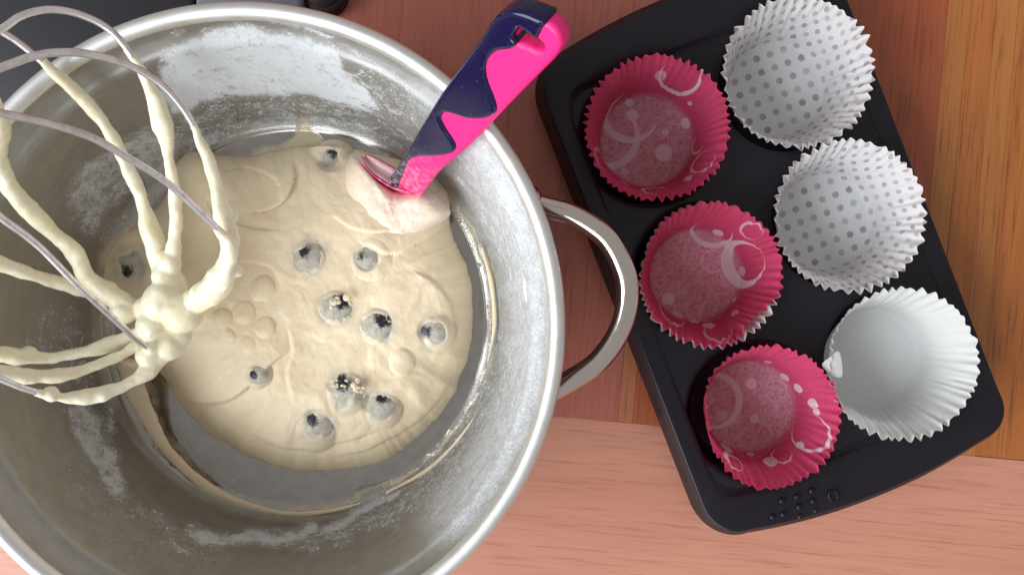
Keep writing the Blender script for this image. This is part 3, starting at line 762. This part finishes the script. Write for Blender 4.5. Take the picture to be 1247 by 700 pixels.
if sum(f.normal.z for f in bm.faces) < 0: bmesh.ops.reverse_faces(bm, faces=bm.faces)
bm.to_mesh(me); bm.free()
link('top_plate', me, tm.m, tray)
wp = spline([(RL, ZP), (WELLR + 0.0006, ZP - 0.0006), (WELLR - 0.0004, ZP - 0.0030), (WELLB + 0.0016, ZB + 0.0035), (WELLB, ZB + 0.0008), (WELLB - 0.003, ZB), (0.012, ZB), (0.0003, ZB)], 5)
V, Fc, _ = lathe(wp, 96, 0, 0); wme = mesh('cup_well', V.reshape(-1, 3), Fc)
bm = bmesh.new(); bm.from_mesh(wme); bmesh.ops.recalc_face_normals(bm, faces=bm.faces); bm.to_mesh(wme); bm.free()
for k, (cx, cy) in enumerate(cells):
    ob = link('cup_well', wme, tm.m if k == 0 else None, tray); ob.location = (cx, cy, 0)
# rim round the plate: from the plate's rectangle over a raised step to the bowed outline and a turned-down skirt
HX, HY = PIT, 1.5 * PIT
def outline(n=240, hx=0.0830, hy=0.1368, bow=0.0095, rc=0.018):
    """bowed short ends, straight long sides, rounded corners"""
    p = []
    def endy(x): return hy - bow * (x / hx) ** 2
    cy_ = endy(hx - rc * 0.55) - rc
    for x in np.linspace(-(hx - rc), hx - rc, 40): p.append((x, endy(x)))
    y1 = endy(hx - rc)
    for a in np.linspace(90, 0, 14)[1:-1]:
        p.append((hx - rc + rc * math.cos(R(a)), y1 - rc + rc * math.sin(R(a))))
    for y in np.linspace(y1 - rc, -(y1 - rc), 60): p.append((hx, y))
    for a in np.linspace(0, -90, 14)[1:-1]:
        p.append((hx - rc + rc * math.cos(R(a)), -(y1 - rc) + rc * math.sin(R(a))))
    for x in np.linspace(hx - rc, -(hx - rc), 40): p.append((x, -endy(x)))
    for a in np.linspace(-90, -180, 14)[1:-1]:
        p.append((-(hx - rc) + rc * math.cos(R(a)), -(y1 - rc) + rc * math.sin(R(a))))
    for y in np.linspace(-(y1 - rc), y1 - rc, 60): p.append((-hx, y))
    for a in np.linspace(180, 90, 14)[1:-1]:
        p.append((-(hx - rc) + rc * math.cos(R(a)), y1 - rc + rc * math.sin(R(a))))
    return np.array(p)
OL = outline()
def rect_like(hx, hy, rc):
    a = np.arctan2(OL[:, 1] / 0.1360, OL[:, 0] / 0.0830); out = []
    for x, y in OL:
        s = 1 / max(abs(x) / hx, abs(y) / hy); qx, qy = x * s, y * s
        ix, iy = hx - rc, hy - rc
        if abs(qx) > ix and abs(qy) > iy:
            dx, dy = abs(qx) - ix, abs(qy) - iy; t = math.atan2(dy, dx)
            qx, qy = math.copysign(ix + rc * math.cos(t), qx), math.copysign(iy + rc * math.sin(t), qy)
        out.append((qx, qy))
    return np.array(out)
r0 = rect_like(HX, HY, 0.0001); r1 = rect_like(HX + 0.0012, HY + 0.0012, 0.010); r0b = rect_like(HX - 0.004, HY - 0.004, 0.014)
endw = np.clip((np.abs(OL[:, 1]) - 0.112) / 0.024, 0, 1)[:, None]      # 0 on the long sides, 1 at the ends
def ring(xy, z, ez=0.0):
    return np.hstack([xy, np.full((len(xy), 1), z) + ez * endw])
def inset(d):
    nrm = np.roll(OL, -1, 0) - np.roll(OL, 1, 0); nrm = np.stack([nrm[:, 1], -nrm[:, 0]], 1); nrm /= np.linalg.norm(nrm, axis=1)[:, None]
    s = np.sign((nrm * OL).sum(1))[:, None]
    return OL - d * nrm * s
rings = [ring(r0b, ZP + 0.0003), ring(rect_like(HX - 0.0028, HY - 0.0028, 0.0135), ZP + 0.0008), ring(rect_like(HX - 0.0018, HY - 0.0018, 0.0130), ZP + 0.0009, 0.0016), ring(rect_like(HX - 0.0006, HY - 0.0006, 0.0125), ZF + 0.0001, 0.0030)]
in1 = inset(0.0014)
rings += [ring(rings[-1][:, :2] * 0.5 + in1 * 0.5, ZF + 0.0004, 0.0035), ring(in1, ZF + 0.0004, 0.0062), ring(inset(0.0007), ZF + 0.0002, 0.0064), ring(inset(0.0002), ZF - 0.0010, 0.0060), ring(OL, ZF - 0.0025, 0.0056), ring(inset(-0.0035), ZF - 0.0125, 0.0125), ring(inset(-0.0030), ZF - 0.0130, 0.0120), ring(inset(0.0008), ZF - 0.0025, 0.0050)]
n = len(OL); V = np.vstack(rings)
Fc = [(i * n + j, i * n + (j + 1) % n, (i + 1) * n + (j + 1) % n, (i + 1) * n + j) for i in range(len(rings) - 1) for j in range(n)]
me = mesh('tray_rim', V, Fc)
bm = bmesh.new(); bm.from_mesh(me); bmesh.ops.recalc_face_normals(bm, faces=bm.faces)
if sum(f.normal.z * f.calc_area() for f in bm.faces) < 0: bmesh.ops.reverse_faces(bm, faces=bm.faces)
bm.to_mesh(me); bm.free()
link('tray_rim', me, tm.m, tray)
# embossed dots and ring on the near end of the rim
emb = []
def loc_px(x, y, z):
    p = W(x, y, z); v_ = Matrix.Rotation(-TR, 3, 'Z') @ Vector((p.x - TCN[0], p.y - TCN[1], 0)); return v_.x, v_.y
ps = []
for x, y in ((952, 609), (970, 604), (972, 616), (988, 597), (989, 609), (992, 620), (973, 627), (953, 625), (940, 628)):
    a_, b_ = loc_px(x, y, ZF + 0.004); ps.append(sphere_data((a_, b_, ZF + 0.0032 + 0.0032 * (abs(b_) - 0.114) / 0.0215), 0.0016, 14, 8, (1, 1, 0.6)))
t_ = np.linspace(0, 2 * math.pi, 28); a_, b_ = loc_px(1012, 602, ZF + 0.003)
ps.append(tube_data(np.stack([a_ + 0.0022 * np.cos(t_), b_ + 0.0030 * np.sin(t_), np.full(28, ZF + 0.0036 + 0.0032 * (abs(b_) - 0.114) / 0.0215)], 1), 0.0006, 8))
V, Fc = join(ps); link('embossed_mark', mesh('embossed_mark', V, Fc), tm.m, tray)

# ------------------------------------------------------------------ paper cups
RB, RT, ZC0, ZC1 = 0.0257, 0.0378, 0.0058, 0.0420
def paper(name, inside, wallc, mark, shapes=None, dots=None, rough=0.75, transl=0.34, mott=0.75):
    """printed paper: shapes = [(cx, cy, r, cx2, cy2, r2, strength)] discs less discs in the flat sheet, dots = (pitch, radius, angle)"""
    k = NT(name); fv = k.attr('sheet', 'Vector'); rb = k.attr('wall')
    ob = k.coord()
    mo = k.noise(ob, 620, 6, 0.75); mo2 = k.noise(ob, 1500, 3, 0.6)
    c = k.mix(k.range(rb, 0.0, 1.0), k.mix(k.range(mo, 0.40, 0.62, 0, mott), inside, wallc), wallc)  # base and wall tones differ partly to put light and shade into the colour
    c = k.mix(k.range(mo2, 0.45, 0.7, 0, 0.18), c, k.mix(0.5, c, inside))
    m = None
    if shapes:
        for (cx, cy, r, cx2, cy2, r2, st) in shapes:
            a = k.range(k.vmath('DISTANCE', fv, (cx, cy, 0)), r + 0.0002, r - 0.0002)
            if r2 > 0:
                a = k.math('MULTIPLY', a, k.range(k.vmath('DISTANCE', fv, (cx2, cy2, 0)), r2 - 0.0002, r2 + 0.0002))
            a = k.math('MULTIPLY', a, st); m = a if m is None else k.math('MAXIMUM', m, a)
    if dots:
        pit, dr, ang = dots
        vv = k.mapping(fv, scale=(1 / pit, 1 / pit, 0), rot=(0, 0, ang))
        fr = k.vmath('FRACTION', vv); dd = k.vmath('DISTANCE', fr, (0.5, 0.5, 0))
        jit = k.math('MULTIPLY', k.math('SUBTRACT', k.noise(fv, 900, 2), 0.5), 0.16)
        m = k.range(k.math('ADD', dd, jit), dr / pit + 0.035, dr / pit - 0.035)
        cell = k.n('ShaderNodeTexWhiteNoise'); k.put(cell.inputs['Vector'], k.vmath('FLOOR', vv))
        m = k.math('MULTIPLY', m, k.range(cell.outputs['Value'], 0, 1, 0.45, 0.9))
    if m is not None: c = k.mix(k.math('MULTIPLY', m, k.range(mo, 0.3, 0.6, 0.8, 1.0)), c, mark)
    k.set(Base_Color=c, Roughness=rough, Specular_IOR_Level=0.3)
    bn = k.bump(k.math('ADD', mo, k.math('MULTIPLY', mo2, 0.5)), 0.25, 0.0006)
    tr = k.n('ShaderNodeBsdfTranslucent'); k.put(tr.inputs[0], c)
    mx = k.n('ShaderNodeMixShader'); mx.inputs[0].default_value = transl
    k.t.links.new(k.b.outputs[0], mx.inputs[1]); k.t.links.new(tr.outputs[0], mx.inputs[2]); k.t.links.new(mx.outputs[0], k.out.inputs[0])
    return k.m

def paper_cup(label, group, mat, rim_px, N, seed, dents=(), zoff=0.0, scale=1.0, rot=0.0, grow=0.0, low=0.0):
    """a pleated paper cup standing in its well; dents = (angle deg, width deg, depth share at the rim)"""
    rs = np.random.RandomState(seed); NAg = N * 8
    th = np.linspace(0, 2 * math.pi, NAg, endpoint=False)
    c1 = np.array(W(*rim_px, ZC1 + zoff)); c0 = c1.copy()
    ph = th * N + rot; jit = np.interp(th, np.linspace(0, 2 * math.pi, N + 1), rs.uniform(0.45, 1.45, N + 1)); jp = 0.9 * fbm(np.stack([np.cos(th) * 4, np.sin(th) * 4, th * 0 + seed], -1), 3)
    sx = ((ph / (2 * math.pi) + jp) % 1.0); tri = 1 - 4 * np.abs(sx - 0.5)          # -1..1
    tri = np.sign(tri) * np.abs(tri) ** 0.8
    den = np.zeros_like(th)
    for (a, wd, dp) in dents:
        dd = (np.degrees(th) - a + 180) % 360 - 180; den = den + dp * np.exp(-(dd / wd) ** 2)
    wob = 0.026 * fbm(np.stack([np.cos(th) * 1.6, np.sin(th) * 1.6, th * 0 + seed * 3.3], -1), 2)
    lowa = 1 + 0.75 * fbm(np.stack([np.cos(th) * 2.5, np.sin(th) * 2.5, th * 0 + seed * 9], -1), 2)
    Vs, sh, wl = [], [], []
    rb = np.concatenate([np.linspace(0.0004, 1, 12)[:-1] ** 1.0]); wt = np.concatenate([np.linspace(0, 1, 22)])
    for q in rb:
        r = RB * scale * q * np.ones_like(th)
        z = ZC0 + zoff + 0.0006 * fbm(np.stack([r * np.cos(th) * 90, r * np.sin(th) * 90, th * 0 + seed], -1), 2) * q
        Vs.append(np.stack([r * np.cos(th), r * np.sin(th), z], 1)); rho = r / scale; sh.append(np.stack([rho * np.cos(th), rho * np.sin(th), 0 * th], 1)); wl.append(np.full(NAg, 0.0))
    hw = ZC1 - ZC0 - low; slant = math.hypot(RT - RB, hw)
    for t in wt:
        lean = t + 0.10 * math.sin(math.pi * t) * -0.4
        r = (RB + (RT - RB) * lean) * scale * (1 + (wob - den) * t ** 1.3)
        amp = 0.00006 + 0.00034 * min(1, t * 1.05) + 0.00085 * t ** 5
        crum = 0.0009 * fbm(np.stack([np.cos(th) * 7, np.sin(th) * 7, th * 0 + t * 2.2 + seed * 5], -1), 3) * min(1, 2 * t)
        r = r + crum + amp * tri * jit * lowa + grow * min(1, 3 * t) - (RT - RB) * low / (ZC1 - ZC0) * t
        z = ZC0 + zoff + hw * t * (1 - 0.10 * np.clip(den, 0, 1)) + 0.0011 * t * wob / 0.026 + 0.0005 * t * rs.uniform(-1, 1)
        z = z + 0.0010 * (1 - min(1, t * 6)) * 0
        Vs.append(np.stack([r * np.cos(th), r * np.sin(th), z + 0 * th], 1)); rho = RB + slant * t
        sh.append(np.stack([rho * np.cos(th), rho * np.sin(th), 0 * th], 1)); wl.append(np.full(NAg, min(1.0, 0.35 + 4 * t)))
    m = len(Vs); V = np.vstack(Vs)
    Fc = [(i * NAg + j, i * NAg + (j + 1) % NAg, (i + 1) * NAg + (j + 1) % NAg, (i + 1) * NAg + j) for i in range(m - 1) for j in range(NAg)]
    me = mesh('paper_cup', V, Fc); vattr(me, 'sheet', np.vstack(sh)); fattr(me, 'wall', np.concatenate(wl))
    o = link('paper_cup', me, mat); o.location = (c1[0], c1[1], 0)
    tag(o, label, 'muffin cup', group)
    return o
K = 0.000447           # metres of flat sheet per picture pixel at the cup's base
def sh(cx, cy, bx, by, r, ox=0, oy=0, r2=0, st=1.0):
    """disc at picture offset from the base centre"""
    return ((cx - bx) * K, -(cy - by) * K, r * K, (cx + ox - bx) * K, -(cy + oy - by) * K, r2 * K, st)
# red cups: pale crescents, rings and spots
S1 = [sh(764, 130, 785, 164, 37, 4, -5, 34), sh(737, 160, 785, 164, 41, -4, -6, 38, .9), sh(768, 131, 785, 164, 7.5), sh(764, 115, 785, 164, 5.5), sh(808, 179, 785, 164, 11), sh(810, 153, 785, 164, 4.5), sh(837, 141, 785, 164, 7.5),
      sh(850, 110, 785, 164, 4, 0, 0, 0, .8), sh(835, 60, 785, 164, 38, 0, -5, 35), sh(758, 203, 785, 164, 5, 0, 0, 0, .6), sh(860, 175, 785, 164, 14, 2, -2, 12.5, .7), sh(875, 215, 785, 164, 24, 2, -2, 21, .8), sh(700, 210, 785, 164, 28, 2, 3, 25, .7), sh(790, 255, 785, 164, 20, 3, 3, 17, .8), sh(745, 235, 785, 164, 9, 0, 0, 0, .6), sh(850, 240, 785, 164, 8, 0, 0, 0, .8), sh(800, 60, 785, 164, 10, 0, 0, 0, .6)]
S2 = [sh(868, 268, 845, 334, 31, 1, -5, 29), sh(876, 272, 845, 334, 8), sh(918, 315, 845, 334, 39, 7, -3, 31), sh(868, 316, 845, 334, 15, 0, 0, 13.4, .6), sh(811, 364, 845, 334, 8), sh(866, 384, 845, 334, 17, 1, 0, 15.4, .55), sh(822, 388, 845, 334, 8, 0, 0, 0, .5), sh(843, 398, 845, 334, 7, 0, 0, 0, .9), sh(860, 416, 845, 334, 10, 0, 0, 0, .9),
      sh(898, 367, 845, 334, 4), sh(905, 400, 845, 334, 7, 0, 0, 0, .8), sh(910, 328, 845, 334, 7, 0, 0, 0, .7), sh(800, 300, 845, 334, 34, 0, 0, 32.6, .3), sh(800, 400, 845, 334, 24, 3, -3, 21, .8), sh(870, 440, 845, 334, 25, 2, -2, 22, .7), sh(930, 250, 845, 334, 20, 2, 2, 17, .8), sh(800, 420, 845, 334, 6)]
S3 = [sh(872, 493, 915, 500, 37, -4, 1, 32), sh(882, 512, 915, 500, 7, 0, 0, 0, .5), sh(920, 471, 915, 500, 7), sh(924, 517, 915, 500, 6), sh(952, 480, 915, 500, 14, 0, 0, 12.6, .5), sh(916, 545, 915, 500, 32, 0, 0, 30.5, .4), sh(862, 493, 915, 500, 8, 0, 0, 6.5, .6), sh(965, 458, 915, 500, 7), sh(987, 468, 915, 500, 8), sh(1013, 487, 915, 500, 9),
      sh(1010, 540, 915, 500, 34, -2, -3, 31), sh(990, 560, 915, 500, 7), sh(940, 588, 915, 500, 11), sh(916, 568, 915, 500, 5), sh(870, 590, 915, 500, 20, 3, 3, 15, 1), sh(960, 578, 915, 500, 17, 1, -2, 15, .9), sh(1020, 500, 915, 500, 6), sh(940, 430, 915, 500, 6, 0, 0, 0, .7), sh(880, 560, 915, 500, 10)]
RI, RW, RM = (0.70, 0.43, 0.50), (0.62, 0.055, 0.15), (0.80, 0.58, 0.65)  # frosted pale base; the wall's deeper red also paints light coming through paper
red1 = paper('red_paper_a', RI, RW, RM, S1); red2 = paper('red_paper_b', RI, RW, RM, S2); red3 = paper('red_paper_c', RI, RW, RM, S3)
WI, WW = (0.91, 0.93, 0.95), (0.80, 0.77, 0.78)  # base painted lighter than wall, offsetting the shade down in the cup
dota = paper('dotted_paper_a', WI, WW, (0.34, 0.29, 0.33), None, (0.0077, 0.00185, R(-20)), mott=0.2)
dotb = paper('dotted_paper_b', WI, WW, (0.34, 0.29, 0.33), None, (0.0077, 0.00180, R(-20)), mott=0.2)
plain = paper('plain_paper', (0.90, 0.93, 0.94), (0.78, 0.79, 0.77), (1, 1, 1), None, None, mott=0.2)  # lighter base again painted in against the cup's own shade
GR = 'paper cups set in the muffin tray'
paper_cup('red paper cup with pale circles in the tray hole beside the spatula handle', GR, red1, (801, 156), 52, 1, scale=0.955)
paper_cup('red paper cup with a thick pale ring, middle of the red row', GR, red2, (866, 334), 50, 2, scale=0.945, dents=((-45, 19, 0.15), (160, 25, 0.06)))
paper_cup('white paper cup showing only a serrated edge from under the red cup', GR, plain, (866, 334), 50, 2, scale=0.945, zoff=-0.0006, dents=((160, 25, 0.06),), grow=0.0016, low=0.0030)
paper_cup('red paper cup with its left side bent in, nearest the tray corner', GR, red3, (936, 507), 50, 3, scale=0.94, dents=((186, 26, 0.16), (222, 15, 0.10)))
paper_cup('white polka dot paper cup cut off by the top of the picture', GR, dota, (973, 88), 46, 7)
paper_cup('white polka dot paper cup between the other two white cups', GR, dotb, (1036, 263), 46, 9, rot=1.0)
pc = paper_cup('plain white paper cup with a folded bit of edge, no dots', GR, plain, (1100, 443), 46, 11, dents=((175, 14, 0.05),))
# the folded tab on the plain cup's left side
pt = [W(1022, 428, 0.0405), W(1009, 436, 0.041), W(1001, 444, 0.0405), W(1008, 453, 0.040), W(1018, 459, 0.039), W(1026, 456, 0.039)]
bm = bmesh.new(); vs = []
cin = W(1026, 442, 0.0385)
ring_ = closed_spline([tuple(p) for p in pt], 4)
vv = [bm.verts.new(tuple(p)) for p in ring_]; vc = bm.verts.new((W(1014, 445, 0.0412))); 
for i in range(len(vv)): bm.faces.new((vv[i], vv[(i + 1) % len(vv)], vc))
bmesh.ops.recalc_face_normals(bm, faces=bm.faces)
me = bpy.data.meshes.new('folded_tab'); bm.to_mesh(me); bm.free()
fattr(me, 'wall', np.ones(len(me.vertices))); vattr(me, 'sheet', np.zeros((len(me.vertices), 3)))
ft = link('folded_tab', me, plain); ft.parent = pc; ft.matrix_parent_inverse = Matrix.Translation(pc.location).inverted()
